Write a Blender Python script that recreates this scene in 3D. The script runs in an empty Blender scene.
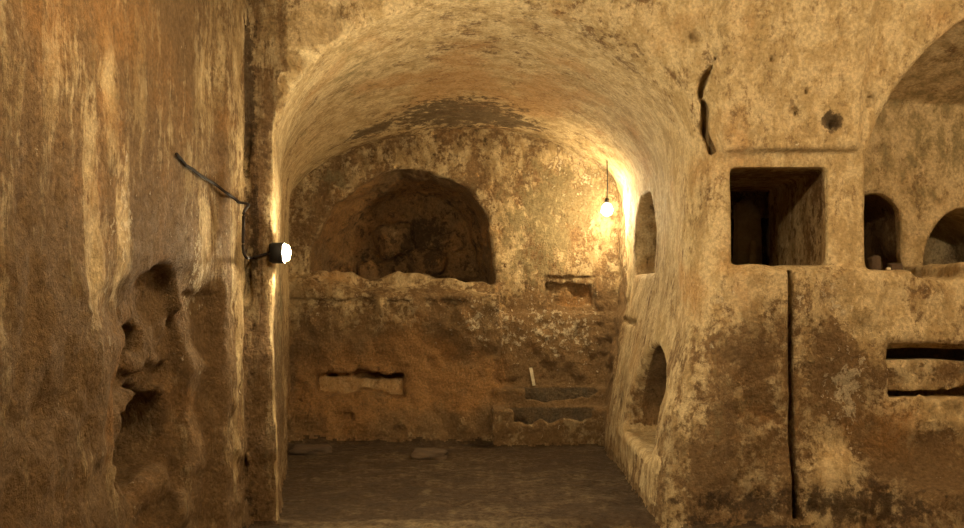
import bpy, math, random
import numpy as np
from mathutils import Vector

rng = np.random.default_rng(7)
random.seed(7)
C = bpy.context.scene.collection
F = 900.0; CX = 482.0; HY = 300.0; EYE = 1.5
def wx(px, d): return (px - CX) / F * d
def wz(py, d): return EYE + (HY - py) / F * d

# ------------------------------------------------------------------ noise
TAB = rng.random((64, 64, 64)).astype(np.float32)
def vnoise(x, y, z):
    xi = np.floor(x); yi = np.floor(y); zi = np.floor(z)
    fx = x - xi; fy = y - yi; fz = z - zi
    fx = fx*fx*(3-2*fx); fy = fy*fy*(3-2*fy); fz = fz*fz*(3-2*fz)
    x0 = xi.astype(np.int32) & 63; y0 = yi.astype(np.int32) & 63; z0 = zi.astype(np.int32) & 63
    x1 = (x0+1) & 63; y1 = (y0+1) & 63; z1 = (z0+1) & 63
    a = TAB[x0, y0, z0]*(1-fx) + TAB[x1, y0, z0]*fx
    b = TAB[x0, y1, z0]*(1-fx) + TAB[x1, y1, z0]*fx
    c = TAB[x0, y0, z1]*(1-fx) + TAB[x1, y0, z1]*fx
    d = TAB[x0, y1, z1]*(1-fx) + TAB[x1, y1, z1]*fx
    a = a*(1-fy) + b*fy; c = c*(1-fy) + d*fy
    return (a*(1-fz) + c*fz)*2 - 1
def fbm(x, y, z, s, o=4, r=.5):
    t = 0; A = 1.0; n = 0
    for i in range(o):
        t = t + A*vnoise(x*s+17.3*i, y*s+5.1*i, z*s+9.7*i); n += A; A *= r; s *= 2.03
    return t/n
def sst(a, b, x):
    t = np.clip((x-a)/(b-a), 0, 1); return t*t*(3-2*t)
def smin(a, b, k):
    h = np.clip(.5+.5*(b-a)/k, 0, 1); return b*(1-h)+a*h - k*h*(1-h)
def smax(a, b, k): return -smin(-a, -b, k)
def box(X, Y, Z, x0, x1, y0, y1, z0, z1):
    qx = np.abs(X-(x0+x1)/2)-(x1-x0)/2; qy = np.abs(Y-(y0+y1)/2)-(y1-y0)/2; qz = np.abs(Z-(z0+z1)/2)-(z1-z0)/2
    return np.maximum(np.maximum(qx, qy), qz)
def ell(u, v, ru, rv):            # 2-D ellipse distance
    k0 = np.sqrt((u/ru)**2 + (v/rv)**2)+1e-6; k1 = np.sqrt((u/ru**2)**2 + (v/rv**2)**2)+1e-6
    return k0*(k0-1)/k1
def arch(u, v, hw, vs, vc, v0):   # arched opening: half width hw, spring vs, crown vc, floor v0
    e = ell(u, np.maximum(v-vs, 0), hw, vc-vs)
    return np.maximum(e, v0-v)

# ------------------------------------------------------------------ the rock: distance to the open air inside it
def cave(X, Y, Z):
    # slow undulation of all hewn surfaces
    one = np.ones(np.broadcast(X, Y, Z).shape, np.float32)
    X = X*one; Y = Y*one; Z = Z*one
    w1 = fbm(X, Y, Z, .9, 2)*.06
    Xw = X + w1; Yw = Y + fbm(X+9, Y, Z, .8, 2)*.05; Zw = Z + fbm(X, Y+7, Z, .8, 2)*.03
    # passage in front
    yf = 6.0 - .30*sst(2.5, 3.9, Z)*sst(1.2, 1.7, X)
    ov = sst(1.52, 1.60, X)*(1-sst(2.45, 2.56, X))
    yf = yf - .075*ov*sst(2.475, 2.50, Z-.02*(X-2))
    low = sst(1.45, 1.8, X)*(1-sst(1.68, 1.73, Z))
    yf = yf - .06*low*(1 - .4*(1-sst(.9, 1.6, Z))) - .025*low*(1-sst(2.02, 2.05, X))
    yf = yf - .10*sst(1.6, 2.4, X)*(1-sst(.25, .55, Z)) - .22*sst(2.6, 2.9, X)*(1-sst(.30, .38, Z+.04*np.sin(X*5)))
    xl = -1.60 + .05*sst(5.35, 5.5, Y) - .05*(1-sst(1.5, 1.75, Z))*sst(3.6, 4.1, Y)*(1-sst(5.3, 5.5, Y))
    room = np.maximum(np.maximum(xl-X-.4*w1, X-4.9), np.maximum(Y-yf, -1.4-Y))
    room = np.maximum(room, np.maximum(Z-3.8+.25*np.abs(X-.5)*.3, -Z))
    # vaulted chamber
    t = np.clip((Y-6)/4, -.2, 1.2)
    L = -1.38 - .76*t; R = 1.45 + .08*t - .32*(1-sst(0, 1.8, Z))*(1-.25*t)
    zc = 3.52 - .17*t + .05*np.sin((X+1)*1.3)*t; zs = 2.52 + .02*t
    xc = (L+R)/2; hw = (R-L)/2
    u = (Xw-xc); v = np.maximum(Z-zs, 0)
    ch = ell(u, v, hw, zc-zs)
    ch = np.maximum(ch, -Z)
    ch = np.maximum(ch, np.maximum(Y-10.0-.5*w1, 5.2-Y))
    k = .05 + .34*sst(.0, 1.2, X) + .08*sst(2.4, 3.2, Z)
    a = smin(room, ch, k)
    # groove in the left corner beside the arch
    a = smin(a, np.maximum(box(X+.012*np.sin(Z*6)+.01*np.sin(Z*19), Y, Z, -1.585, -1.545, 5.9, 6.07, .1, 3.6), Y-5.985-.09*sst(-.25, .35, fbm(X*0+3, Y*0, Z, 2.5, 3))), .02)
    # broken bits at the spandrel upper left
    for (qx, qz, r1, r2) in ((-1.17, 3.10, .13, .07), (-1.02, 3.36, .09, .16), (-1.30, 2.96, .06, .10)):
        q = np.sqrt(((X-qx)/r1)**2+((Z-qz)/r2)**2+((Y-5.98)/.09)**2); a = smin(a, (q-1)*.08 + .05*fbm(X, Y, Z, 7, 3), .02)
    # --- back wall: arched tomb niche
    n1 = arch(X+.855+.05*np.sin(Z*4), Z, 1.03, 1.82, 2.95, 1.60)
    n1 = np.maximum(n1 + .25*np.maximum(Yw-10.1, 0), np.maximum(Yw-10.85, 9.6-Y))
    a = smin(a, n1, .06)
    # rubble left in the back of the niche
    for (px, py, r) in ((398, 238, .25), (326, 240, .22), (455, 250, .16), (425, 266, .22), (365, 262, .16)):
        ux = np.abs(X-wx(px, 10.8)+.25*(Z-2)+.5*w1)/r; uy = np.abs(Y-10.95)/r*.9; uz = np.abs(Z-wz(py, 10.8)-.2*(X+.9)+.4*w1)/r*1.3
        d = ((ux**5+uy**5+uz**5)**.2 - 1)*r
        a = smax(a, -d, .03)
    # rim of the tomb trough
    rim_z = 1.80 - .10*sst(-1.2, .2, X) - .10*np.exp(-((X-wx(372, 9.9))/.17)**2) + .05*fbm(X, Y*0, Z*0, 6, 3)
    rim = box(X, Yw, Z, -1.95, .16, 9.86, 10.02, 1.2, 3); rim = np.maximum(rim, Z-rim_z)
    a = smax(a, -rim, .04)
    # tomb block, standing proud of the right-hand part
    bz = 1.72 - .02*X - .10*sst(-1.9, -1.2, X)
    blk = np.maximum(np.maximum(X-.19-.03*np.sin(Z*7), -3-X), np.maximum(9.68-Yw-.26*(1-sst(.0, .9, Z)), Z-bz+.55*np.maximum(0, 9.82-Yw)))
    blk = np.maximum(blk, Y-10.3)
    a = smax(a, -blk, .05)
    # moulding line under the rim, left wing
    a = smin(a, box(X, Yw, Z, -2.4, .1, 9.55, 9.73, 1.47, 1.50), .03)
    # slot in the tomb front
    sl = box(X, Yw, Z+.02*np.sin(X*6), wx(318, 9.7), wx(403, 9.7), 9.4, 9.82, wz(392, 9.7), wz(374, 9.7))
    sl = smin(sl, box(X, Yw, Z+.03*(X+1.3), wx(322, 9.7), wx(402, 9.7), 9.6, 9.93, wz(379, 9.7), wz(374, 9.7)), .02)
    a = smin(a, sl, .03)
    # small rectangular niche
    a = smin(a, box(X, Yw, Z, wx(544, 10), wx(596, 10), 9.6, 10.04, wz(309, 10), wz(276, 10)), .02)
    a = smin(a, box(X, Yw, Z, wx(547, 10), wx(592, 10), 9.6, 10.13, wz(305, 10), wz(284, 10)), .02)
    # ledge beneath it
    a = smax(a, -np.maximum(box(X, Yw, Z, .1, 2, 9.90, 10.4, 0, 1.36), -5), .04)
    # two hewn steps with troughs
    a = smax(a, -box(X, Yw+.03*np.sin(X*4), Z, .12, 1.9, 9.56, 10.3, -.2, .56), .03)
    a = smax(a, -box(X, Yw+.04*np.sin(X*3+1), Z, .12, 1.9, 9.20, 10.3, -.2, .385), .03)
    wv1 = .03*np.sin(X*6.3+.5)+.06*fbm(X, X*0+2, X*0, 9, 3); wv2 = .02*np.sin(X*5+2)+.06*fbm(X, X*0+5, X*0, 10, 3)
    a = smin(a, box(X, Yw, Z, .36, 1.24, 9.64, 9.88, .30, .9), .015)
    a = smin(a, box(X, Yw, Z, .24, 1.16, 9.27, 9.52, .12, .5), .015)
    a = smin(a, box(X, Yw, Z, .46, 1.22, 9.30, 9.80, .455+wv1, .9), .02)
    a = smin(a, box(X, Yw, Z, .32, 1.12, 8.95, 9.40, .275+wv2, .5), .02)
    # --- right wall of the chamber: upper pointed niche and low arched recess
    yc = 8.3; n2 = arch((Y-yc+.03*np.sin(Z*5)), Z, .46, 1.95, 2.50, 1.74)
    n2 = np.maximum(n2 + .15*np.maximum(X-1.5, 0), np.maximum(X-2.1-.1*Z*0, 1.0-X)); a = smin(a, n2, .05)
    n3 = arch(Y-7.12+.05*np.sin(Z*8), Z, .72, .45, 1.14, .36)
    n3 = np.maximum(n3 + .12*np.maximum(X-1.35, 0), np.maximum(X-3.0, .9-X)); a = smin(a, n3, .05)
    # small shelf line on that wall
    a = smin(a, box(Xw, Y, Z, 1.2, 1.50, 8.2, 9.4, 1.27, 1.30), .03)
    # --- right front wall: square opening with a room behind it
    a = smin(a, box(X, Y, Z, wx(733, 6), wx(826, 6)+.01, 5.7, 7.28, 1.735, 2.385), .012)
    a = np.minimum(a, box(Xw, Y, Z, 1.86, 3.1, 7.27, 9.9, 1.55, 2.75))
    a = smax(a, -box(Xw, Y, Z, 1.6, 2.72, 7.60, 7.85, 2.44, 2.80), .03)
    # crevice beside the arch
    cx = np.interp(Z, [2.46, 2.6, 2.8, 2.88, 3.0, 3.27], [1.535, 1.505, 1.475, 1.46, 1.49, 1.66]).astype(np.float32) + .012*np.sin(Z*23)
    cw = np.interp(Z, [2.46, 2.56, 2.8, 2.87, 2.92, 3.0, 3.06, 3.27], [.05, .036, .032, .016, .030, .032, .014, .004]).astype(np.float32)
    cr = np.maximum(np.abs(X-cx-(Y-6)*.26)-cw*.8, np.maximum(np.maximum(Z-3.27, 2.48-Z), np.maximum(Y-6.8, 5.3-Y)))
    cr = np.maximum(cr, a-.10)
    a = smin(a, cr, .015)
    a = smin(a, box(Xw, Yw, Z, 1.52, 1.62, 5.7, 6.02, 2.46, 2.55), .04)
    # pits in the upper wall
    for (px, py, r) in ((833, 118, .05), (797, 110, .05), (808, 90, .035), (838, 122, .04), (752, 7, .06), (878, 98, .06), (700, 30, .04), (770, 60, .03), (520, 5, .05)):
        d = np.sqrt((X-wx(px, 5.85))**2 + (Z-wz(py, 5.85))**2)*(1+.5*fbm(X, Y*0, Z, 14, 2)) - r*.75
        d = np.maximum(np.maximum(d, a-.05), np.maximum(Y-6.3, 5.3-Y)); a = smin(a, d, .015)
    for (px, py, r) in ((352, 415, .05), (462, 412, .03), (300, 400, .035)):
        d = np.abs(X-wx(px, 9.6))+np.abs(Z-wz(py, 9.6)) - r; a = smin(a, np.maximum(np.maximum(d, a-.06), 9-Y), .01)
    # vertical joint in the wall below the opening
    jx = 2.045-.012*(Z-1)
    a = smin(a, np.maximum(np.abs(X-jx)-.017, np.maximum(np.maximum(Y-6.10, 5.4-Y), np.maximum(Z-1.70, .05-Z))),   .008)
    # --- arched recess at the far right
    rc = ell(X-4.12, np.maximum(Z-2.3, 0), 1.55, 1.32)
    rc = np.maximum(rc, np.maximum(Yw-6.9, 5.5-Y)); rc = np.maximum(rc, Z-(3.06-.09*(X-2.9)+(6.9-Y)*.38))
    rc = np.maximum(rc, 1.70+.055*sst(2.88, 2.94, X)-Z)
    a = smin(a, rc, .05)
    tn = arch(X-3.03, Z, .19, 2.12, 2.33, 1.69); tn = np.maximum(tn+.12*np.maximum(Y-6.9, 0), np.maximum(Y-8.3, 6.3-Y)); a = smin(a, tn, .03)
    a = smin(a, np.maximum(arch(X-3.03, Z, .18, 1.78, 1.9, 1.66), np.maximum(Y-7.2, 5.8-Y)), .03)
    sn = arch(X-3.72, Z, .32, 1.80, 2.20, 1.74); sn = np.maximum(sn+.06*np.maximum(Y-6.9, 0), np.maximum(Y-7.6, 6.3-Y)); a = smin(a, sn, .03)
    a = smin(a, box(X, Yw, Z, 2.6, 4.9, 5.6, 5.97, 1.655, 1.67), .02)
    # burial slot below it
    lo = box(X, Y, Z, wx(885, 6), 4.3, 5.5, 6.05, wz(397, 5.95), wz(345, 5.95)); a = smin(a, lo, .035)
    a = smin(a, box(X, Y, Z+.008*np.sin(X*8), wx(886, 6), 4.2, 5.5, 6.35, wz(361, 6), wz(349, 6)), .008)
    a = smin(a, box(X, Y, Z, wx(886, 6), 4.2, 5.5, 6.20, wz(398, 6), wz(391, 6)), .008)
    a = smin(a, box(X, Yw, Z+.02*np.sin(X*5), wx(880, 6), 4.5, 5.5, 5.95, wz(437, 6), wz(424, 6)), .03)
    # --- passage left wall: broken recesses
    b1 = np.maximum(ell(Yw*1.0-4.62, Z-.95, .52, .72), -1.60-.16-X); b1 = np.maximum(b1, X+1.3); a = smin(a, b1, .05)
    b2 = np.maximum(ell(Y-4.70, Z-.78, .34, .27), np.maximum(-2.35-X, X+1.3)); a = smin(a, b2, .05)
    b3 = box(Xw, Y, Z-.06*np.sin(Y*6), -1.86, -1.4, 4.12, 4.62, 1.20, 1.30); a = smin(a, b3, .04)
    b4 = box(Xw, Yw, Z, -1.66, -1.4, 5.10, 5.42, .85, 1.52); a = smin(a, b4, .05)
    b5 = box(Xw, Yw, Z, -1.80, -1.4, 4.35, 5.05, 1.05, 1.12); a = smin(a, b5, .05)
    # relief of the hewn, weathered surfaces
    near = np.abs(a) < .2
    x = X[near]; y = Y[near]; z = Z[near]
    back = sst(8.8, 9.4, y); lowf = 1-sst(1.3, 1.9, z)
    left = (1-sst(-1.6, -1.3, x))*(1-sst(5.6, 6.0, y))
    amp = .010 + .032*back*(.4+.6*lowf) + .022*lowf*sst(1.5, 1.7, x) + .022*left*lowf + .004*left + .03*sst(10, 10.2, y) + .005*lowf
    amp = np.where(z < .1, .016, amp)
    sharp = (y < 7.6) & (x > 1.6) & (z > 1.74) & (z < 2.4) & (y > 5.97) & (x < 2.33)
    amp = np.where(sharp, .005, amp)
    amp = np.where((np.abs(x-2.045+.012*(z-1)) < .06) & (z < 1.75) & (y < 6.2), .004, amp)
    amp = np.where((x > .12) & (x < 1.35) & (y > 9.0) & (z > .1) & (z < .62), .009, amp)
    amp = np.where((x > 2.6) & (y < 6.6) & (y > 5.7) & (z > 1.06) & (z < 1.22), .006, amp)
    n = fbm(x, y, z, 5.5, 4, .55); n2_ = 1-2*np.abs(fbm(x+3, y, z, 3.1, 3, .5))
    a[near] += amp*(n*1.5 - .6*(n2_-.5))
    return a

H = .022
xs = np.arange(-2.7, 5.1, H, dtype=np.float32); ys = np.arange(-1.6, 11.3, H, dtype=np.float32); zs_ = np.arange(-.25, 4.05, H, dtype=np.float32)
NX, NY, NZ = len(xs), len(ys), len(zs_)
BK = 8
gx, gy, gz = -(-NX//BK), -(-NY//BK), -(-NZ//BK)
X8 = xs[0]+H*np.arange(gx*BK, dtype=np.float32); Y8 = ys[0]+H*np.arange(gy*BK, dtype=np.float32); Z8 = zs_[0]+H*np.arange(gz*BK, dtype=np.float32)
off = H*(BK-1)/2
fcx = X8[::BK]+off; fcy = Y8[::BK]+off; fcz = Z8[::BK]+off
cf = np.empty((gx, gy, gz), np.float32)
for j in range(0, gy, 8): cf[:, j:j+8] = cave(fcx[:, None, None], fcy[None, j:j+8, None], fcz[None, None, :])
f = np.repeat(np.repeat(np.repeat(cf, BK, 0), BK, 1), BK, 2)
bi, bj, bk_ = np.nonzero(np.abs(cf) < .34)
print('blocks', cf.size, len(bi))
f6 = f.reshape(gx, BK, gy, BK, gz, BK)
oo = (H*np.arange(BK)).astype(np.float32)
for k in range(0, len(bi), 500):
    a_, b_, c_ = bi[k:k+500], bj[k:k+500], bk_[k:k+500]
    v = cave(X8[a_*BK][:, None, None, None]+oo[None, :, None, None], Y8[b_*BK][:, None, None, None]+oo[None, None, :, None], Z8[c_*BK][:, None, None, None]+oo[None, None, None, :])
    f6[a_, :, b_, :, c_, :] = v
f = np.ascontiguousarray(f6.reshape(gx*BK, gy*BK, gz*BK)[:NX, :NY, :NZ]); del f6
f[0] = 1; f[-1] = 1; f[:, 0] = 1; f[:, -1] = 1; f[:, :, 0] = 1; f[:, :, -1] = 1

# ------------------------------------------------------------------ surface nets
s = f < 0
cnt = np.zeros((NX-1, NY-1, NZ-1), np.int8)
for i in (0, 1):
    for j in (0, 1):
        for k in (0, 1):
            cnt += s[i:NX-1+i, j:NY-1+j, k:NZ-1+k]
act = (cnt > 0) & (cnt < 8)
ci, cj, ck = np.nonzero(act)
idx = np.full(act.shape, -1, np.int32); idx[ci, cj, ck] = np.arange(len(ci)); del cnt, act
acc = np.zeros((len(ci), 3)); num = np.zeros(len(ci))
corner = [(i, j, k) for i in (0, 1) for j in (0, 1) for k in (0, 1)]
for a_ in corner:
    for ax in range(3):
        if a_[ax] == 0:
            b_ = list(a_); b_[ax] = 1
            va = f[ci+a_[0], cj+a_[1], ck+a_[2]]; vb = f[ci+b_[0], cj+b_[1], ck+b_[2]]
            m = (va < 0) != (vb < 0); t = np.where(m, va/np.where(m, va-vb, 1), 0)
            p = np.array(a_, float)[None, :].repeat(len(ci), 0); p[:, ax] = t
            acc[m] += p[m]; num[m] += 1
V = acc/num[:, None] + np.stack([ci, cj, ck], 1)
V = V*H + np.array([xs[0], ys[0], zs_[0]])
quads = []
for ax in range(3):
    sl0 = [slice(1, n-1) for n in (NX, NY, NZ)]; sl1 = list(sl0)
    sl0[ax] = slice(0, (NX, NY, NZ)[ax]-1); sl1[ax] = slice(1, (NX, NY, NZ)[ax])
    A = s[tuple(sl0)]; B = s[tuple(sl1)]
    o = [1, 1, 1]; o[ax] = 0
    for flip, m in ((0, A & ~B), (1, ~A & B)):
        e = np.stack(np.nonzero(m), 1) + np.array(o)
        u, w = (ax+1) % 3, (ax+2) % 3
        def cell(du, dw):
            q = e.copy(); q[:, u] -= du; q[:, w] -= dw
            return idx[q[:, 0], q[:, 1], q[:, 2]]
        q = np.stack([cell(1, 1), cell(0, 1), cell(0, 0), cell(1, 0)], 1)
        if flip == 0: q = q[:, ::-1]       # normals look into the air
        quads.append(q)
Q = np.concatenate(quads); del idx, s
Q = Q[(Q >= 0).all(1)]
del f
# normals (faces) and relax a little
fc = V[Q].mean(1)
fn = np.cross(V[Q[:, 2]]-V[Q[:, 0]], V[Q[:, 3]]-V[Q[:, 1]]); fn /= np.linalg.norm(fn, axis=1)[:, None]+1e-9
for it in range(1):
    sm = np.zeros_like(V); c = np.zeros(len(V))
    for k in range(4):
        np.add.at(sm, Q[:, k], fc); np.add.at(c, Q[:, k], 1)
    V = V*.4 + .6*sm/np.maximum(c, 1)[:, None]
    fc = V[Q].mean(1)

# ------------------------------------------------------------------ wear, damp, paint and painted light/shade masks per vertex (world space)
x, y, z = V.T
def blob(cx, cy, cz, rx, ry, rz, n=.35):
    d = ((x-cx)/rx)**2 + ((y-cy)/ry)**2 + ((z-cz)/rz)**2
    return np.exp(-d)
def pb(px, py, d, rpx, rpy, ry=.6): return blob(wx(px, d), d, wz(py, d), rpx/F*d, ry, rpy/F*d)
def lw(px, py, rpx, rpy):       # patch on the passage's left wall
    d = 1.6*F/(CX-px); return blob(-1.6, d, wz(py, d), .5, rpx*d/(CX-px), rpy/F*d)
n_lo = fbm(x, y, z, 1.3, 4)
front = 1-sst(5.95, 6.2, y)
leftw = (x < -1.3) & (y < 6.02)
chamber = sst(6.0, 6.3, y)*(1-sst(1.75, 1.9, x))
backw = sst(9.3, 9.55, y)*(x < 1.75)
floorm = (z < .06)
peel_shading = .30 + .25*n_lo
peel_shading += .10*(1-sst(.6, 1.75, z))
# chamber
peel_shading = np.where(chamber > .5, .28+.22*n_lo + .30*(1-sst(1.0, 1.9, z)), peel_shading)
peel_shading = np.where(backw > .5, .50+.2*n_lo + .38*(1-sst(1.3, 1.8, z)), peel_shading)
peel_shading += .45*sst(9.98, 10.2, y)*(x < 1.6)*(x < .3)
rightpier = (x > 1.0)*(x < 1.75)*(y < 9)*(y > 5.6)*(z > .08)
peel_shading = np.where(rightpier > 0, .30+.2*n_lo+.12*(1-sst(.4, 1.3, z)), peel_shading)
peel_shading -= .3*pb(560, 150, 9.6, 60, 18)  # lamp-lit edge under the vault painted paler
# left wall: vertical bands
peel_shading = np.where(leftw, .62+.30*n_lo+.15*(1-sst(1.0, 1.7, z)), peel_shading)
for (px, py, rx_, ry_, am) in ((125, 230, 8, 70, -.5), (108, 90, 7, 30, -.25), (205, 260, 12, 70, -.35), (232, 250, 7, 220, -.35), (100, 300, 10, 120, -.2), (165, 320, 30, 60, .3), (215, 330, 10, 30, .45), (160, 120, 22, 120, .1), (215, 90, 20, 60, -.15)):
    peel_shading += am*lw(px, py, rx_, ry_)*leftw
# right front wall stains
for (px, py, rx_, ry_, am) in ((745, 345, 40, 45, .42), (830, 360, 22, 50, .55), (850, 400, 30, 40, .3), (905, 450, 60, 30, .35), (930, 375, 60, 15, .30), (715, 300, 18, 60, -.2), (850, 300, 40, 25, -.25), (835, 450, 18, 22, -.45), (745, 430, 50, 40, .12), (930, 300, 40, 30, .05)):
    peel_shading += am*pb(px, py, 6, rx_, ry_)
vault = (y > 6.05)*(x < 1.75)*(z > 2.45)*(y < 9.8)
peel_shading = np.where(vault > 0, .27+.2*n_lo, peel_shading)
peel_shading += .22*(1-sst(.25, .75, z))*(x > 1.4)*(y < 6.3)
upr = (x > 1.5)*(y < 6.1)*(z > 1.75)
peel_shading = np.where(upr > 0, .16+.16*n_lo, peel_shading)
peel_shading = np.where((x > 2.6)*(y > 6.03)*(y < 7.0)*(z > 1.6) > 0, .24+.2*n_lo, peel_shading)
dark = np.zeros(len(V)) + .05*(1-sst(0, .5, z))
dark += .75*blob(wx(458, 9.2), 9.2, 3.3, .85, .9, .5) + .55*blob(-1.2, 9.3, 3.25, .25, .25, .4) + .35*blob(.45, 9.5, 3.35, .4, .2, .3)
dark += .2*blob(-.3, 7.2, 3.5, .25, .3, .3) + .2*blob(.2, 6.5, 3.5, .5, .2, .3) + .9*pb(706, 112, 5.9, 5, 45, .3)+.6*pb(711, 148, 5.95, 10, 8, .2)  # vault patches, then shade of the arch crevice painted in
dark += .35*((x < -1.50)*(x > -1.65)*(y > 5.93)*(y < 6.3)) + .5*pb(247, 90, 6.0, 6, 60, .2)*(y > 5.9) + .35*pb(262, 230, 6, 12, 50, .1)*(y > 5.95)*(x < -1.39)
dark += .26*sst(10.0, 10.6, y)*(x < 1.6) + .32*pb(425, 240, 10.7, 25, 20, .4)  # shade inside the arched tomb niche painted into the colour
dark += .3*lw(66, 240, 8, 300)*leftw + .45*lw(172, 420, 25, 40)*leftw + .35*lw(160, 290, 20, 30)*leftw  # includes painted shade for the hole low in the left wall
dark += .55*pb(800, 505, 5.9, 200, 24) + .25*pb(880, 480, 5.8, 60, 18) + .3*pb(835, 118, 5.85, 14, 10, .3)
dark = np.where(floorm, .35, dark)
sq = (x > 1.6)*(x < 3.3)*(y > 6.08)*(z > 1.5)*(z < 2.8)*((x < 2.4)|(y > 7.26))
dark += (.3*sst(7.3, 8.4, y)-.02)*sq; peel_shading += .15*sq  # room behind the opening darkens with depth, shade painted in
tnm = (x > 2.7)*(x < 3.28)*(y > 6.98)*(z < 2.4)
peel_shading += .5*tnm; dark += .3*tnm  # tall niche interior darkened as painted shade
for bx0, bz0, br in ((wx(398, 10.8), wz(234, 10.8), .2), (wx(328, 10.8), wz(238, 10.8), .17), (wx(455, 10.8), wz(250, 10.8), .13)):
    q_ = np.exp(-((x-bx0)/br*(1+.5*n_lo)+.2)**2-((z-bz0)/br/.8)**2)*(y > 10.45)*(x < 1); peel_shading -= .36*q_; dark -= .14*q_
peel_shading -= .22*(1-sst(.15, .3, np.abs(z-1.35)))*(y > 9.4)*(x < .3)  # highlights on the upper tomb front painted as a paler band
slm = (x > wx(318, 9.7))*(x < wx(403, 9.7))*(y > 9.74)*(y < 9.9)*(z > .45)*(z < .72)
peel_shading -= .6*slm; dark -= .2*slm
dark += .5*(pb(833, 118, 5.85, 12, 9, .4)+pb(797, 110, 5.85, 9, 6, .4)+pb(835, 124, 5.85, 9, 8, .4)+.6*pb(752, 7, 5.8, 14, 6, .4))  # shade in the upper wall pits painted dark
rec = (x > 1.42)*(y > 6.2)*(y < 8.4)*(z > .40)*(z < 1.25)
peel_shading += .5*rec; dark += .3*rec; dark += .10*(y > 10.06)*(x < .3)*(z < 3.)*(z > 1.5); peel_shading -= .5*(x > 1.1)*(x < 2)*(y > 6.2)*(y < 8.2)*(z > .3)*(z < .42)  # painted shade inside low recess and arched niche; sill stays pale
green = .10 + .5*pb(335, 60, 7.0, 40, 25, .9) + .6*pb(560, 200, 10, 60, 45) + .35*pb(530, 260, 10, 40, 40) + .35*pb(280, 240, 7, 8, 300, 2.5)*(y > 6.02) + .3*pb(330, 180, 10, 40, 20)
green += .35*blob(3.6, 6.7, 2.7, .9, .6, .7) + .25*pb(720, 400, 6, 40, 60)
och = .12 + .35*pb(330, 400, 9.7, 90, 70)+.35*pb(470, 380, 9.7, 60, 50) + .6*pb(470, 95, 8.0, 90, 40, 1.2) + .25*pb(560, 110, 8.5, 60, 25, 1.) + .35*pb(350, 400, 9.7, 60, 50) + .55*lw(125, 400, 7, 60)*leftw + .3*lw(190, 100, 20, 100)*leftw + .4*pb(910, 430, 6, 50, 30) + .3*pb(430, 370, 9.7, 70, 50) + .35*sst(10.02, 10.1, y)*(x < 1.6)*(z < 3)
white = .05 + .30*pb(590, 170, 10, 50, 40, .5) + .35*pb(550, 330, 10, 50, 40) + .5*pb(845, 390, 6, 25, 40) + .25*pb(850, 300, 6, 45, 30) + .12*pb(330, 320, 9.7, 40, 15) + .3*pb(480, 320, 9.7, 40, 20) + .35*leftw*(lw(128, 220, 6, 60)+lw(205, 270, 12, 70)+lw(110, 330, 5, 100)) + .2*pb(745, 290, 6, 60, 18) + .25*pb(600, 340, 8.5, 20, 80, 1.5) 
slate_shade = .9*((y > 9.2)*(x > .2)*(x < 1.3)*(z > .12)) * (((y > 9.30)*(y < 9.60)*(z < .365)) | ((y > 9.67)*(y < 9.96)*(z < .54))) + .7*((x > 2.65)*(y > 6.07)*(z > 1.0)*(z < 1.3)) + .6*((y > 7.28)*(x > 3.3)*(z > 1.7))  # shadowed trough backs painted grey; slot and small niche back greyed too
och += .13*leftw*(1-lw(232, 250, 9, 300)); och += .12*rightpier
floorv = floorm.astype(float)
cl = lambda a: np.clip(a, 0, 1).astype(np.float32)
streak = leftw*.72 + .6*(rightpier > 0)*(y > 6.1)
maskA = np.stack([cl(peel_shading), cl(dark), cl(green), cl(streak)], 1)
maskB = np.stack([cl(och), cl(white), cl(slate_shade), np.ones(len(V), np.float32)], 1)

# ------------------------------------------------------------------ materials
def nt(name):
    m = bpy.data.materials.new(name); m.use_nodes = True; t = m.node_tree; t.nodes.clear()
    return m, t
class G:
    def __init__(s, t): s.t = t
    def n(s, kind, **kw):
        n = s.t.nodes.new(kind)
        for k, v in kw.items(): setattr(n, k, v)
        return n
    def put(s, sock, v):
        if isinstance(v, (int, float)): sock.default_value = v
        elif isinstance(v, tuple): sock.default_value = v if len(v) == 4 or len(sock.default_value) == 3 else (*v, 1)
        else: s.t.links.new(v, sock)
    def m(s, op, a, b=0.0, c=None, clamp=False):
        n = s.n('ShaderNodeMath', operation=op, use_clamp=clamp); s.put(n.inputs[0], a); s.put(n.inputs[1], b)
        if c is not None: s.put(n.inputs[2], c)
        return n.outputs[0]
    def ramp(s, v, a, b, lo=0., hi=1.):
        n = s.n('ShaderNodeMapRange', interpolation_type='SMOOTHSTEP'); s.put(n.inputs[0], v)
        n.inputs[1].default_value = a; n.inputs[2].default_value = b; n.inputs[3].default_value = lo; n.inputs[4].default_value = hi
        return n.outputs[0]
    def noise(s, vec, sc, det=6, ro=.6, dist=0.):
        n = s.n('ShaderNodeTexNoise'); s.put(n.inputs['Vector'], vec)
        for k, v in (('Scale', sc), ('Detail', det), ('Roughness', ro), ('Distortion', dist)): n.inputs[k].default_value = v
        return n.outputs['Fac']
    def mix(s, fac, a, b, mode='MIX'):
        n = s.n('ShaderNodeMix', data_type='RGBA', blend_type=mode); n.clamp_factor = True
        s.put(n.inputs[0], fac); s.put(n.inputs[6], a); s.put(n.inputs[7], b); return n.outputs[2]
    def sep(s, v):
        n = s.n('ShaderNodeSeparateColor'); s.put(n.inputs[0], v); return n.outputs

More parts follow.
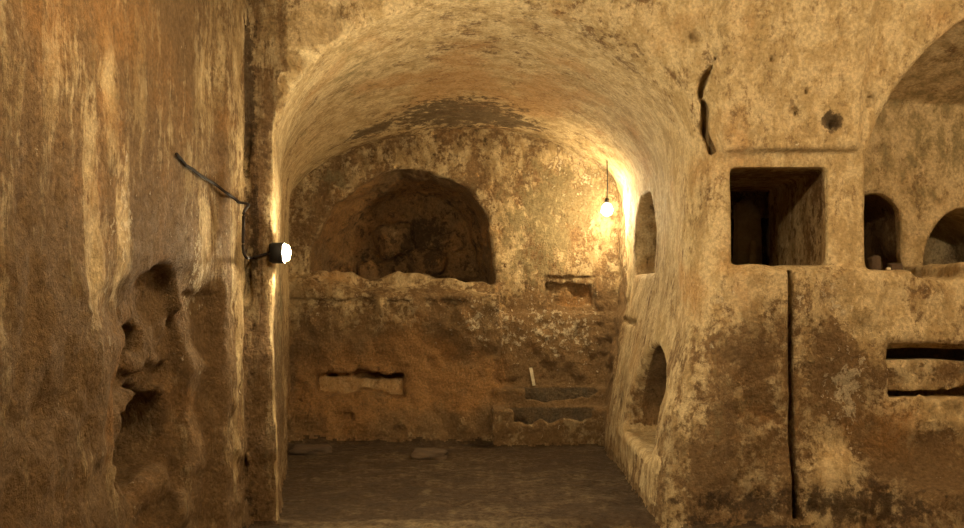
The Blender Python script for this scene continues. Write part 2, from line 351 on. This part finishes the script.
PAL = dict(pale=(.60, .455, .255), tan=(.44, .31, .15), rock=(.225, .125, .052), rock2=(.13, .068, .028), och=(.43, .21, .065),
           grn=(.235, .20, .105), drk=(.062, .036, .018), wht=(.74, .62, .42), slt_shade=(.13, .105, .07), soil=(.055, .032, .016))
def rock_material(name, soil=False, smooth=False):
    m, t = nt(name); g = G(t)
    geo = g.n('ShaderNodeNewGeometry'); P = geo.outputs['Position']
    mpn = g.n('ShaderNodeMapping'); g.put(mpn.inputs[0], P); mpn.inputs['Scale'].default_value = (1, 1, .55); P2 = mpn.outputs[0]
    A = g.n('ShaderNodeAttribute', attribute_name='wear_shading'); B = g.n('ShaderNodeAttribute', attribute_name='tone')
    a = g.sep(A.outputs['Color']); b = g.sep(B.outputs['Color'])
    n1 = g.noise(P2, 4.2, 9, .70, .15); n2 = g.noise(P, 17, 8, .70, .2); n3 = g.noise(P, 45, 5, .7); n4 = g.noise(P2, 8.0, 8, .72, .3); ms = g.n('ShaderNodeMapping'); g.put(ms.inputs[0], P); ms.inputs['Scale'].default_value = (1, 1, .12); ns = g.noise(ms.outputs[0], 9.0, 8, .7, .3); n5 = g.noise(P, 1.6, 6, .6)
    c = lambda v: g.m('SUBTRACT', v, .5)
    pal = g.mix(g.ramp(n4, .43, .57), PAL['pale'], PAL['tan'])
    rck = g.mix(g.ramp(n2, .36, .64), PAL['rock'], PAL['rock2'])
    str_ = A.outputs['Alpha']; iso = g.m('ADD', g.m('MULTIPLY', c(n1), 1.6), g.m('MULTIPLY', c(n2), 1.5))
    s_ = g.m('ADD', g.m('MULTIPLY', iso, g.m('SUBTRACT', 1., g.m('MULTIPLY', str_, .6))), g.m('MULTIPLY', g.m('MULTIPLY', c(ns), 2.6), str_))
    pk = g.ramp(g.m('ADD', a[0], s_), .38, .66)
    col = g.mix(g.m('MULTIPLY', pk, .92), pal, rck)
    half = g.ramp(g.m('ADD', a[0], g.m('ADD', g.m('MULTIPLY', c(n4), 1.6), g.m('MULTIPLY', c(n3), .7))), .38, .62)
    col = g.mix(g.m('MULTIPLY', half, .45), col, (.31, .19, .085))
    ok = g.ramp(g.m('ADD', b[0], g.m('MULTIPLY', c(n5), 2.2)), .28, .75)
    col = g.mix(g.m('MULTIPLY', ok, .55), col, PAL['och'])
    gk = g.ramp(g.m('ADD', a[2], g.m('MULTIPLY', c(n4), 2.2)), .32, .62)
    col = g.mix(g.m('MULTIPLY', gk, .60), col, PAL['grn'])
    wk = g.ramp(g.m('ADD', b[1], g.m('ADD', g.m('MULTIPLY', c(n1), 1.2), g.m('MULTIPLY', c(n2), 2.0))), .42, .54)
    col = g.mix(g.m('MULTIPLY', wk, .75), col, PAL['wht'])
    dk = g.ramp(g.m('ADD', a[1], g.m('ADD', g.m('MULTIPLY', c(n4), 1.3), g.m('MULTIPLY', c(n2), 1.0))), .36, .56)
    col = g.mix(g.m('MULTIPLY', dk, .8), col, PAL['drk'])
    n6 = g.noise(P2, 30, 6, .75, .2)
    spk = g.m('MULTIPLY', g.ramp(g.m('ADD', n6, g.m('MULTIPLY', c(n1), .5)), .53, .66), g.ramp(a[0], .0, .6, .62, .80))
    col = g.mix(spk, col, (.20, .115, .048))
    # pin holes
    pits = g.ramp(g.noise(P, 26, 4, .6, .3), .68, .76)
    col = g.mix(g.m('MULTIPLY', pits, .6), col, PAL['rock2'])
    col = g.mix(g.m('MULTIPLY', b[2], g.ramp(n1, .35, .6, .5, .95)), col, PAL['slt_shade'])
    if soil: col = g.mix(g.ramp(n1, .3, .7, .75, .95), col, PAL['soil'])
    gr = g.n('ShaderNodeCombineColor'); v = g.ramp(n3, .25, .75, .66, 1.22)
    for i in range(3): g.put(gr.inputs[i], v)
    col = g.mix(1., col, gr.outputs[0], 'MULTIPLY')
    hgt = g.m('ADD', g.m('MULTIPLY', n2, 1.0), g.m('ADD', g.m('ADD', g.m('MULTIPLY', n3, .3), g.m('MULTIPLY', g.noise(P, 30, 6, .75, .2), .7)), g.m('ADD', g.m('MULTIPLY', pk, -.35), g.m('ADD', g.m('MULTIPLY', n4, 1.2), g.m('MULTIPLY', pits, -.35)))))
    bp = g.n('ShaderNodeBump'); bp.inputs['Strength'].default_value = .45 if smooth else .8; bp.inputs['Distance'].default_value = .06; g.put(bp.inputs['Strength'], g.ramp(a[0], .2, .8, .55, 1.)); g.put(bp.inputs['Height'], hgt)
    bs = g.n('ShaderNodeBsdfPrincipled'); g.put(bs.inputs['Base Color'], col); g.put(bs.inputs['Normal'], bp.outputs[0])
    g.put(bs.inputs['Roughness'], g.ramp(n2, .3, .7, .7, .95)); bs.inputs['Specular IOR Level'].default_value = .25
    o = g.n('ShaderNodeOutputMaterial'); t.links.new(bs.outputs[0], o.inputs[0])
    return m
M_rock = rock_material('weathered_plaster_rock'); M_floor = rock_material('earth_floor', soil=True)
def simple(name, col, rough=.6, metal=0., emit=None, es=0.):
    m, t = nt(name); g = G(t); bs = g.n('ShaderNodeBsdfPrincipled')
    n = g.noise(g.n('ShaderNodeNewGeometry').outputs['Position'], 60, 4, .6)
    c = g.mix(g.ramp(n, .3, .7), tuple(q*.75 for q in col), col); g.put(bs.inputs['Base Color'], c)
    bs.inputs['Roughness'].default_value = rough; bs.inputs['Metallic'].default_value = metal
    if emit: bs.inputs['Emission Color'].default_value = (*emit, 1); bs.inputs['Emission Strength'].default_value = es
    o = g.n('ShaderNodeOutputMaterial'); t.links.new(bs.outputs[0], o.inputs[0]); return m
M_black = simple('black_plastic', (.009, .007, .006), .7); M_cable = simple('dark_cable', (.022, .012, .007), .95)
M_brass = simple('dull_metal', (.35, .3, .2), .4, .8)
M_bulb = simple('glowing_bulb', (.9, .9, .85), .3, 0, (1, .80, .46), 700)
M_lens = simple('glowing_lens', (.9, .9, .85), .3, 0, (1, .84, .52), 1900)

def stone_material(name, c1, c2):
    m, t = nt(name); g = G(t); P = g.n('ShaderNodeNewGeometry').outputs['Position']
    n1 = g.noise(P, 9, 7, .65, .4); n2 = g.noise(P, 35, 5, .7)
    col = g.mix(g.ramp(n1, .35, .65), c1, c2); col = g.mix(g.ramp(n2, .4, .8, 0, .5), col, tuple(q*.4 for q in c1))
    bp = g.n('ShaderNodeBump'); bp.inputs['Strength'].default_value = .7; bp.inputs['Distance'].default_value = .02; g.put(bp.inputs['Height'], g.m('ADD', n1, g.m('MULTIPLY', n2, .3)))
    bs = g.n('ShaderNodeBsdfPrincipled'); g.put(bs.inputs['Base Color'], col); g.put(bs.inputs['Normal'], bp.outputs[0]); bs.inputs['Roughness'].default_value = .9
    o = g.n('ShaderNodeOutputMaterial'); t.links.new(bs.outputs[0], o.inputs[0]); return m
M_grey = stone_material('grey_stone', (.62, .55, .42), (.48, .41, .29))
M_brown = stone_material('brown_stone', (.13, .08, .045), (.08, .05, .03))
M_soil = stone_material('dark_floor_stone', (.10, .06, .03), (.06, .036, .018))
M_pale = stone_material('pale_stone', (.70, .60, .42), (.55, .45, .28))

# ------------------------------------------------------------------ cut the hewn surface into the things one sees
fx, fy, fz = fc.T; nxn, nyn, nzn = fn.T
reg = np.zeros(len(Q), np.int32); names = {}
def R(i, name, mask, over=None):
    m = mask & (reg == 0) if over is None else mask
    reg[m] = i; names[i] = name
inb = lambda x0, x1, y0, y1, z0, z1: (fx > x0) & (fx < x1) & (fy > y0) & (fy < y1) & (fz > z0) & (fz < z1)
R(1, 'steps2_hollow', inb(.22, 1.17, 9.2, 9.49, .10, .315) & (fy > 9.235))
R(2, 'steps1_hollow', inb(.27, 1.25, 9.57, 9.90, .25, .54) & (fy > 9.60))
R(3, 'step_low', inb(.21, 1.6, 8.95, 9.52, .05, .37) & (fx < 1.22))
R(4, 'step_high', inb(.21, 1.6, 9.38, 9.95, .2, .6) & (fx < 1.32))
R(5, 'tomb_slot', inb(wx(316, 9.7), wx(405, 9.7), 9.715, 10.1, wz(397, 9.7), wz(369, 9.7)))
R(6, 'arch_niche', inb(-1.95, .22, 10.03, 11.2, 1.45, 3.1))
R(7, 'tomb_rim', inb(-1.97, .22, 9.80, 10.04, 1.5, 1.92) & (fx > -1.9) & ((nzn > .2) | (fz > 1.66)))
R(8, 'tomb', inb(-2.6, .27, 9.35, 10.05, .10, 1.86) & (fx > -2.0-.0) & ((fz < 1.74)))
R(9, 'rect_niche', inb(.66, 1.30, 9.985, 10.3, 1.38, 1.78) & (fy > 10.0))
R(10, 'pointed_niche', inb(1.47, 2.3, 7.75, 8.85, 1.70, 2.6) & (fx > 1.50))
R(11, 'low_recess', inb(1.33, 2.4, 6.4, 8.2, .28, 1.2) & ((fx > 1.42) | (fz < .40)))
R(12, 'square_beam', inb(1.8, 3.2, 7.55, 7.9, 2.38, 2.67))
R(13, 'square_opening', inb(1.63, 3.3, 6.01, 9.2, 1.4, 2.9) & ((fx < 2.33) | (fy > 7.26)) & ~((fx > 2.7) & (fy < 7.5)) & (fx > 1.64))
R(14, 'tall_niche', inb(2.80, 3.26, 6.1, 7.6, 1.60, 2.38) & ((fy > 6.93) | (fz < 1.725)))
R(15, 'small_arch_niche', inb(3.33, 4.12, 6.93, 7.6, 1.70, 2.26))
R(16, 'far_recess', inb(2.45, 5, 6.02, 7.2, 1.6, 3.9))
R(17, 'burial_slot', inb(2.66, 4.45, 5.955, 6.5, .80, 1.25))
R(18, 'broken_hollow', inb(-2.3, -1.66, 4.05, 5.15, .25, 1.66) & ~((fz < 1.06) & (fz > .5) & (fx < -1.80)))
R(19, 'dark_hole', inb(-2.3, -1.78, 4.05, 5.15, .25, 1.2))
R(20, 'floor', (fz < .075) & (nzn > .3))
R(21, 'ceiling_front', (fy < 5.75) & (nzn < -.6) & (fz > 3.3))
R(22, 'wall_left', (fx < -1.3) & (fy < 5.93))
R(23, 'wall_back', (fy > 9.55) & (fx < 1.60) & (nyn < -.45))
tt = (fy-6)/4
R(24, 'ceiling_vault', (fy > 5.98) & (fx < 1.8) & (fz > 2.48) & (nzn < -.12))
R(25, 'wall_right', (fy > 6.0) & (fx > .9) & (fx < 1.75))
R(26, 'wall_chamber_left', (fy > 6.03) & (fx < -.9) & (fz > .1))
R(27, 'wall_behind', (fy < -.9))
R(28, 'wall_far_right', (fx > 4.6))
R(29, 'wall_arch', (fx < 1.4) & (fy > 5.0))
R(30, 'wall_front', reg == 0)

# loose scraps of a cut face go back to the wall around it
for rid in range(1, 20):
    sel = np.nonzero(reg == rid)[0]
    if not len(sel): continue
    u_, q_ = np.unique(Q[sel], return_inverse=True); q_ = q_.reshape(-1, 4); lab = np.arange(len(u_))
    while True:
        mn = lab[q_].min(1); new = lab.copy()
        for k in range(4): np.minimum.at(new, lab[q_[:, k]], mn); np.minimum.at(new, q_[:, k], mn)
        new = new[new]
        if (new == lab).all(): break
        lab = new
    fl = lab[q_[:, 0]]; c_ = np.bincount(fl); big = c_.argmax()
    loose = sel[fl != big]
    if len(loose):
        back_to = {1: 20, 2: 23, 3: 20, 4: 23, 5: 8, 6: 23, 7: 8, 8: 23, 9: 23, 10: 25, 11: 25, 12: 13, 13: 30, 14: 16, 15: 16, 16: 30, 17: 30, 18: 22, 19: 18}[rid]
        reg[loose] = back_to
# small scraps of one wall inside another join the wall around them
vreg = None
for rid in (24, 25, 26, 29, 30, 22, 23, 20, 21):
    sel = np.nonzero(reg == rid)[0]
    if not len(sel): continue
    u_, q_ = np.unique(Q[sel], return_inverse=True); q_ = q_.reshape(-1, 4); lab = np.arange(len(u_))
    while True:
        mn = lab[q_].min(1); new = lab.copy()
        for k in range(4): np.minimum.at(new, lab[q_[:, k]], mn); np.minimum.at(new, q_[:, k], mn)
        new = new[new]; new = new[new]; new = new[new]
        if (new == lab).all(): break
        lab = new
    fl = lab[q_[:, 0]]; c_ = np.bincount(fl); small = np.nonzero((c_ > 0) & (c_ < 2500))[0]
    if not len(small) or (c_ >= 2500).sum() == 0: continue
    counts = np.zeros((len(V), 31), np.int16)
    for k in range(4): np.add.at(counts, (Q[:, k], reg), 1)
    for lb in small:
        fs = sel[fl == lb]; vs = np.unique(Q[fs]); c2 = counts[vs].sum(0); c2[:20] = 0; c2[rid] = 0
        if c2.max() > 0: reg[fs] = c2.argmax()
def set_props(o, label=None, cat=None, group=None, kind=None):
    for k, v in (('label', label), ('category', cat), ('group', group), ('kind', kind)):
        if v: o[k] = v
    return o
def empty(name, loc=(0, 0, 0)):
    o = bpy.data.objects.new(name, None); C.objects.link(o); o.location = loc; o.empty_display_size = .1; return o
def piece(ids, name, parent=None, mat=M_rock, origin=None):
    ids = ids if isinstance(ids, (list, tuple)) else [ids]
    sel = np.isin(reg, ids); q = Q[sel]
    if not len(q): print('EMPTY REGION', name); return None
    used, inv = np.unique(q, return_inverse=True); inv = inv.reshape(q.shape)
    co = V[used]
    if origin is None:
        origin = (co[:, 0].mean(), co[:, 1].mean(), co[:, 2].min()) if parent is None else (0, 0, 0)
    origin = np.array(origin)
    me = bpy.data.meshes.new(name); base = origin if parent is None else np.array(parent['_o'])
    c2 = (co-base).astype(np.float32)
    me.vertices.add(len(c2)); me.vertices.foreach_set('co', c2.ravel())
    me.loops.add(inv.size); me.loops.foreach_set('vertex_index', inv.astype(np.int32).ravel())
    me.polygons.add(len(inv)); me.polygons.foreach_set('loop_start', np.arange(0, inv.size, 4, dtype=np.int32))
    me.polygons.foreach_set('loop_total', np.full(len(inv), 4, np.int32))
    me.update(calc_edges=True); me.polygons.foreach_set('use_smooth', np.ones(len(inv), bool))
    for nm, arr in (('wear_shading', maskA), ('tone', maskB)):
        at = me.color_attributes.new(nm, 'FLOAT_COLOR', 'POINT'); at.data.foreach_set('color', arr[used].ravel())
    me.validate(); me.materials.append(mat)
    o = bpy.data.objects.new(name, me); C.objects.link(o)
    if parent is None: o.location = origin
    else: o.parent = parent
    return o
def thing_of(name, parts, label, cat, group=None):
    """thing made of several hewn faces: Empty at its base, each part a mesh"""
    ids = [i for p_ in parts for i in p_[1]]
    sel = np.isin(reg, ids); co = V[np.unique(Q[sel])]
    org = (float(co[:, 0].mean()), float(co[:, 1].mean()), float(co[:, 2].min()))
    e = empty(name, org); e['_o'] = org; set_props(e, label, cat, group)
    kids = {}
    for p_ in parts:
        par = e if len(p_) < 3 else kids[p_[2]]
        if len(p_) >= 3: par['_o'] = org
        kids[p_[0]] = piece(list(p_[1]), p_[0], par)
    del e['_o']
    for k_ in kids.values():
        if k_ is not None and '_o' in k_: del k_['_o']
    return e

for i, nm, mt in ((20, 'floor', M_floor), (21, 'ceiling_passage', M_rock), (22, 'wall_left', M_rock), (23, 'wall_back', M_rock), (24, 'ceiling_vault', M_rock),
              (25, 'wall_right', M_rock), (26, 'wall_chamber_left', M_rock), (27, 'wall_behind', M_rock), (28, 'wall_far_right', M_rock), (29, 'wall_arch', M_rock), (30, 'wall_front', M_rock)):
    o = piece(i, nm, mat=mt)
    if o: set_props(o, kind='structure')
thing_of('rock_cut_tomb', (('tomb_front', (8,)), ('tomb_rim', (7,)), ('wall_slot', (5,), 'tomb_front')),
         'long brown rock-hewn tomb block against the back wall, broken rim, below the big arched niche', 'tomb')
set_props(piece(6, 'arched_niche'), 'wide dark half-round burial niche in the back wall above the tomb block', 'niche')
set_props(piece(9, 'rectangular_niche'), 'small shallow rectangular niche with plain border, low on the back wall under the hanging bulb', 'niche')
thing_of('rock_step', (('step_block', (4,)), ('trough', (2,), 'step_block')), 'upper rock-hewn step with a jagged dark trough, right of the tomb block', 'step', 'hewn steps by the back wall')
thing_of('rock_step', (('step_block', (3,)), ('trough', (1,), 'step_block')), 'lower rock-hewn step with a jagged dark trough, rising from the earth floor', 'step', 'hewn steps by the back wall')
set_props(piece(10, 'pointed_niche'), 'narrow pointed niche high in the chamber right wall beside the hanging bulb', 'niche')
set_props(piece(11, 'arched_recess'), 'low pointed-arch recess with pale sill near the floor in the chamber right wall', 'recess')
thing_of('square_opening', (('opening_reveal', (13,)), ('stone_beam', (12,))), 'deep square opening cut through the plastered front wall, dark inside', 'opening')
set_props(piece(14, 'tall_niche'), 'tall narrow round-topped niche, dark inside, right of the square opening', 'niche')
set_props(piece(15, 'small_arched_niche'), 'small round-arched niche above the ledge at the right edge', 'niche')
set_props(piece(16, 'arched_alcove'), 'large plastered arched alcove at the right holding the tall niche and small arched niche', 'alcove')
set_props(piece(17, 'burial_slot'), 'long horizontal burial slot cut in the wall below the right alcove', 'burial slot')
thing_of('broken_hollow', (('hollow_face', (18,)), ('dark_hole', (19,))), 'rough crumbled hollow with a dark hole in the lower left passage wall', 'hollow')

# ------------------------------------------------------------------ small mesh helpers
import bmesh
from mathutils import Matrix
def link(name, bm, mat, parent=None, loc=(0, 0, 0), smooth=True):
    me = bpy.data.meshes.new(name); bmesh.ops.recalc_face_normals(bm, faces=bm.faces[:]); bm.to_mesh(me); bm.free()
    if smooth: me.polygons.foreach_set('use_smooth', [True]*len(me.polygons))
    me.materials.append(mat); o = bpy.data.objects.new(name, me); C.objects.link(o); o.location = loc
    if parent: o.parent = parent
    return o
def lathe(bm, prof, axis='z', seg=24, off=(0, 0, 0)):
    rings = []
    for r, h in prof:
        ring = []
        for k in range(seg):
            a_ = 2*math.pi*k/seg; p = (r*math.cos(a_), r*math.sin(a_), h)
            if axis == 'x': p = (p[2], p[0], p[1])
            ring.append(bm.verts.new(Vector(p)+Vector(off)))
        rings.append(ring)
    for a_, b_ in zip(rings, rings[1:]):
        for k in range(seg): bm.faces.new((a_[k], a_[(k+1) % seg], b_[(k+1) % seg], b_[k]))
    bm.faces.new(rings[0]); bm.faces.new(rings[-1][::-1])
def tube(bm, pts, r, seg=8):
    pts = [Vector(p) for p in pts]; rings = []
    for i, p in enumerate(pts):
        d = (pts[min(i+1, len(pts)-1)]-pts[max(i-1, 0)]).normalized(); q = d.to_track_quat('Z', 'Y')
        rings.append([bm.verts.new(p + q @ Vector((r*math.cos(2*math.pi*k/seg), r*math.sin(2*math.pi*k/seg), 0))) for k in range(seg)])
    for a_, b_ in zip(rings, rings[1:]):
        for k in range(seg): bm.faces.new((a_[k], a_[(k+1) % seg], b_[(k+1) % seg], b_[k]))
    bm.faces.new(rings[0][::-1]); bm.faces.new(rings[-1])
def rbox(bm, sx, sy, sz, bev=.006, off=(0, 0, 0)):
    r = bmesh.ops.create_cube(bm, size=1); vs = r['verts']
    for v in vs: v.co = Vector((v.co.x*sx, v.co.y*sy, v.co.z*sz))+Vector(off)
    es = list({e for v in vs for e in v.link_edges})
    bmesh.ops.bevel(bm, geom=es, offset=bev, segments=3, affect='EDGES', profile=.5)
def spline(P, n=6):
    P = [Vector(p) for p in P]; P = [P[0]]+P+[P[-1]]; out = []
    for i in range(1, len(P)-2):
        for k in range(n):
            t = k/n; a_, b_, c_, d_ = P[i-1:i+3]
            out.append(.5*((2*b_)+(c_-a_)*t+(2*a_-5*b_+4*c_-d_)*t*t+(3*b_-a_-3*c_+d_)*t**3))
    out.append(P[-2]); return out
# probe the rock: first solid point along a ray
def probe(p, d, lim=3.):
    p = np.array(p, float); d = np.array(d, float); ts = np.arange(0, lim, .004)
    pts = p[None]+ts[:, None]*d[None]
    v = cave(pts[:, 0].astype(np.float32), pts[:, 1].astype(np.float32), pts[:, 2].astype(np.float32))
    k = int(np.argmax(v > 0)); return Vector(pts[k])

# ------------------------------------------------------------------ hanging bulb at the back
bd = 9.35; bx_, bz_ = wx(607, bd), wz(209, bd)
top = probe((bx_, bd, bz_), (0, 0, 1))
hb = empty('hanging_bulb', (bx_, bd, bz_)); set_props(hb, 'glowing bare bulb hanging on a short cord near the back wall', 'lamp')
bm = bmesh.new(); tube(bm, [(0, 0, .09), (.004, 0, (top.z-bz_)*.5), (0, 0, top.z-bz_+.015)], .006); link('cord', bm, M_black, hb)
bm = bmesh.new(); lathe(bm, [(.012, .115), (.022, .105), (.024, .075), (.026, .055), (.018, .05)]); link('socket', bm, M_black, hb)
bm = bmesh.new(); lathe(bm, [(.004, -.072), (.03, -.066), (.05, -.045), (.058, -.018), (.056, .008), (.042, .034), (.026, .054), (.014, .058)]); link('glass_bulb', bm, M_bulb, hb)

# ------------------------------------------------------------------ bulkhead lamp on the left jamb
ld = 5.99; lx, lz = wx(274, ld), wz(253, ld)
w_ = probe((lx+.1, ld-.08, lz), (0, 1, 0), 1.)
ld = 5.985
bl = empty('wall_lamp', (lx, ld, lz)); set_props(bl, 'small black-backed lamp glowing white on the left edge of the arch', 'lamp')
bm = bmesh.new(); rbox(bm, .05, .085, .125, .01, (0, 0, 0)); lathe(bm, [(.03, -.02), (.070, -.01), (.070, .072), (.064, .072), (.062, .02)], 'x'); link('housing', bm, M_black, bl)
bm = bmesh.new(); lathe(bm, [(.054, .022), (.058, .035), (.057, .074), (.050, .098), (.02, .108)], 'x'); link('lens', bm, M_lens, bl)
bm = bmesh.new(); tube(bm, [(-.025, -.047, -.012), (0, -.050, .0), (.02, -.054, .012), (.032, -.054, .010)], .005); link('clip', bm, M_brass, bl)
bm = bmesh.new(); rbox(bm, .03, .06, .03, .004, (-.005, .06, 0)); link('bracket', bm, M_black, bl)

# ------------------------------------------------------------------ cable on the left wall
def on_left(px, py):
    d = 1.58*F/(CX-px)
    for _ in range(8):
        x_ = max(probe((-1.2, d+e, wz(py, d)+g_), (-1, 0, 0), 1.2).x for e in (-.06, 0, .06) for g_ in (-.02, .02)); d = .5*d - .5*x_*F/(CX-px)
    return Vector((x_+.013, d, wz(py, d)))
def on_front(px, py):
    d = 6.0
    for _ in range(3):
        p = probe((wx(px, d), 5.6, wz(py, d)), (0, 1, 0), 1.); d = p.y
    return Vector((wx(px, d-.02), d-.02, wz(py, d)))
path = [(174, 154), (179, 160), (183, 165), (190, 169), (196, 174), (206, 180), (216, 187), (226, 194), (235, 201), (238, 203)]
P = []
for (a0, b0), (a1, b1) in zip(path, path[1:]):
    for k in range(3): P.append(on_left(a0+(a1-a0)*k/3, b0+(b1-b0)*k/3))
for k in range(1, len(P)-1): P[k].x = max(P[k].x, (P[k-1].x+P[k+1].x)/2)
P += [Vector((P[-1].x+.01, 5.90, wz(205, 5.93)))]
P += [on_front(px, py) for px, py in ((244, 212), (243.5, 225), (243, 240), (243.5, 252), (247, 258), (251, 258), (256, 257), (261, 255.5))] + [Vector((lx-.03, ld, lz))]
bm = bmesh.new(); tube(bm, spline(P, 5), .009); o = link('cable', bm, M_cable); set_props(o, 'dark cable drooping along the left passage wall to the lamp on the arch', 'cable')

# ------------------------------------------------------------------ loose stones
def stone(name, loc, size, mat, label, cat='stone', seed=0, rot=(0, 0, 0), group=None, drop=True):
    bm = bmesh.new(); bmesh.ops.create_icosphere(bm, subdivisions=4, radius=1)
    P_ = np.array([v.co[:] for v in bm.verts]); 
    n_ = fbm(P_[:, 0]+seed*7.1, P_[:, 1]+seed*3.3, P_[:, 2], 1.1, 4)
    for v, k in zip(bm.verts, n_):
        c = v.co; m_ = max(abs(c.x), abs(c.y), abs(c.z)); c = c.lerp(c/m_*.85, .9 if cat == 'slab' else .55)*(1+.28*float(k)); v.co = Vector((c.x*size[0], c.y*size[1], c.z*size[2]))
    bm.transform(Matrix.Rotation(rot[0], 4, 'X') @ Matrix.Rotation(rot[1], 4, 'Y') @ Matrix.Rotation(rot[2], 4, 'Z'))
    if drop:
        zf = min(probe((loc[0]+dx*size[0]*.5, loc[1], loc[2]+.2), (0, 0, -1), 1.).z for dx in (-1, 0, 1)); mz = min(v.co.z for v in bm.verts); loc = (loc[0], loc[1], zf-mz-.004)
    o = link(name, bm, mat, None, loc); return set_props(o, label, cat, group)
stone('stone', (2.985, 6.86, 1.80), (.05, .06, .095), M_brown, 'dark upright stone standing in the bottom of the tall niche', seed=1)
stone('stone', (3.115, 6.80, 1.80), (.055, .06, .07), M_brown, 'dark rounded stone lying at the right foot of the tall niche', seed=2)
stone('stone_fragment', (wx(888, 6.62), 6.62, 1.80), (.018, .02, .05), M_pale, 'small pale upright fragment between the dark stones in the tall niche', seed=3)
stone('stone_slab', (wx(748, 7.7), 7.7, 1.9), (.13, .07, .42), M_grey, 'grey upright slab standing beyond the square opening', 'slab', seed=4)
stone('stone_slab', (wx(752, 7.5), 7.52, 1.9), (.028, .03, .24), M_pale, 'thin pale pointed sliver leaning before the grey slab in the square opening', 'slab', seed=5, rot=(0, .10, 0))
# label stick on the step
sp = Vector((wx(531, 9.50), 9.50, .56)); sp = Vector((sp.x, 9.93, 0)); 
zt = probe((sp.x, 9.88, 1.0), (0, 0, -1), 1.).z
bm = bmesh.new(); rbox(bm, .035, .008, .20, .002, (0, 0, .10)); bm.transform(Matrix.Rotation(-.18, 4, 'Y') @ Matrix.Rotation(-.12, 4, 'X'))
o = link('marker_strip', bm, M_pale, None, (wx(534, 9.88), 9.87, zt-.003), False); set_props(o, 'narrow pale strip leaning on the back wall above the upper step', 'strip')
# low stones in the floor
for i, (px, py, sx, lb) in enumerate(((312, 452, .22, 'flat dark stone set in the earth floor at the lower left of the chamber'), (430, 456, .2, 'flat dark stone set in the earth floor near the middle'))):
    d = EYE*F/(py-HY)
    o = stone('floor_stone', (wx(px, d), d, .1), (sx, .16, .05), M_soil, lb, 'stone', seed=8+i, drop=False); o.location.z = .015

# ------------------------------------------------------------------ light: the two lamps in view and two unseen bulbs added to brighten the front walls
for i, (p, es, lab) in enumerate((((3.3, 3.0, 3.25), 1750, 'added out-of-view bulb on the passage ceiling, brightening the walls by the right alcove'), ((-.1, 3.4, 3.25), 950, 'added out-of-view bulb on the passage ceiling, brightening the vaulted chamber'))):
    M_over = simple('glowing_fill_bulb', (.9, .9, .85), .3, 0, (1, .80, .49), es)
    t = empty('fill_bulb', p); set_props(t, lab, 'lamp')
    tp = probe(p, (0, 0, 1)).z
    bm = bmesh.new(); tube(bm, [(0, 0, .08), (0, 0, tp-p[2]+.01)], .006); link('cord', bm, M_black, t)
    bm = bmesh.new(); lathe(bm, [(.004, -.072), (.03, -.066), (.05, -.045), (.058, -.018), (.056, .008), (.042, .034), (.026, .054), (.02, .09)]); link('glass_bulb', bm, M_over, t)

w = bpy.data.worlds.new('World'); bpy.context.scene.world = w; w.use_nodes = True
w.node_tree.nodes['Background'].inputs[0].default_value = (0, 0, 0, 1)

# ------------------------------------------------------------------ camera
cam = bpy.data.cameras.new('camera'); cam.sensor_width = 36; cam.lens = F/964*36; cam.shift_y = 36/964; cam.clip_start = .05
co_ = bpy.data.objects.new('camera', cam); C.objects.link(co_); co_.location = (0, 0, EYE); co_.rotation_euler = (math.pi/2, 0, 0)
sc = bpy.context.scene; sc.camera = co_
sc.view_settings.view_transform = 'Standard'; sc.view_settings.look = 'None'; sc.view_settings.gamma = 1; sc.view_settings.use_curve_mapping = False
sc.view_settings.exposure = 0.0
sc.cycles.max_bounces = 6; sc.cycles.diffuse_bounces = 5; sc.cycles.use_denoising = True
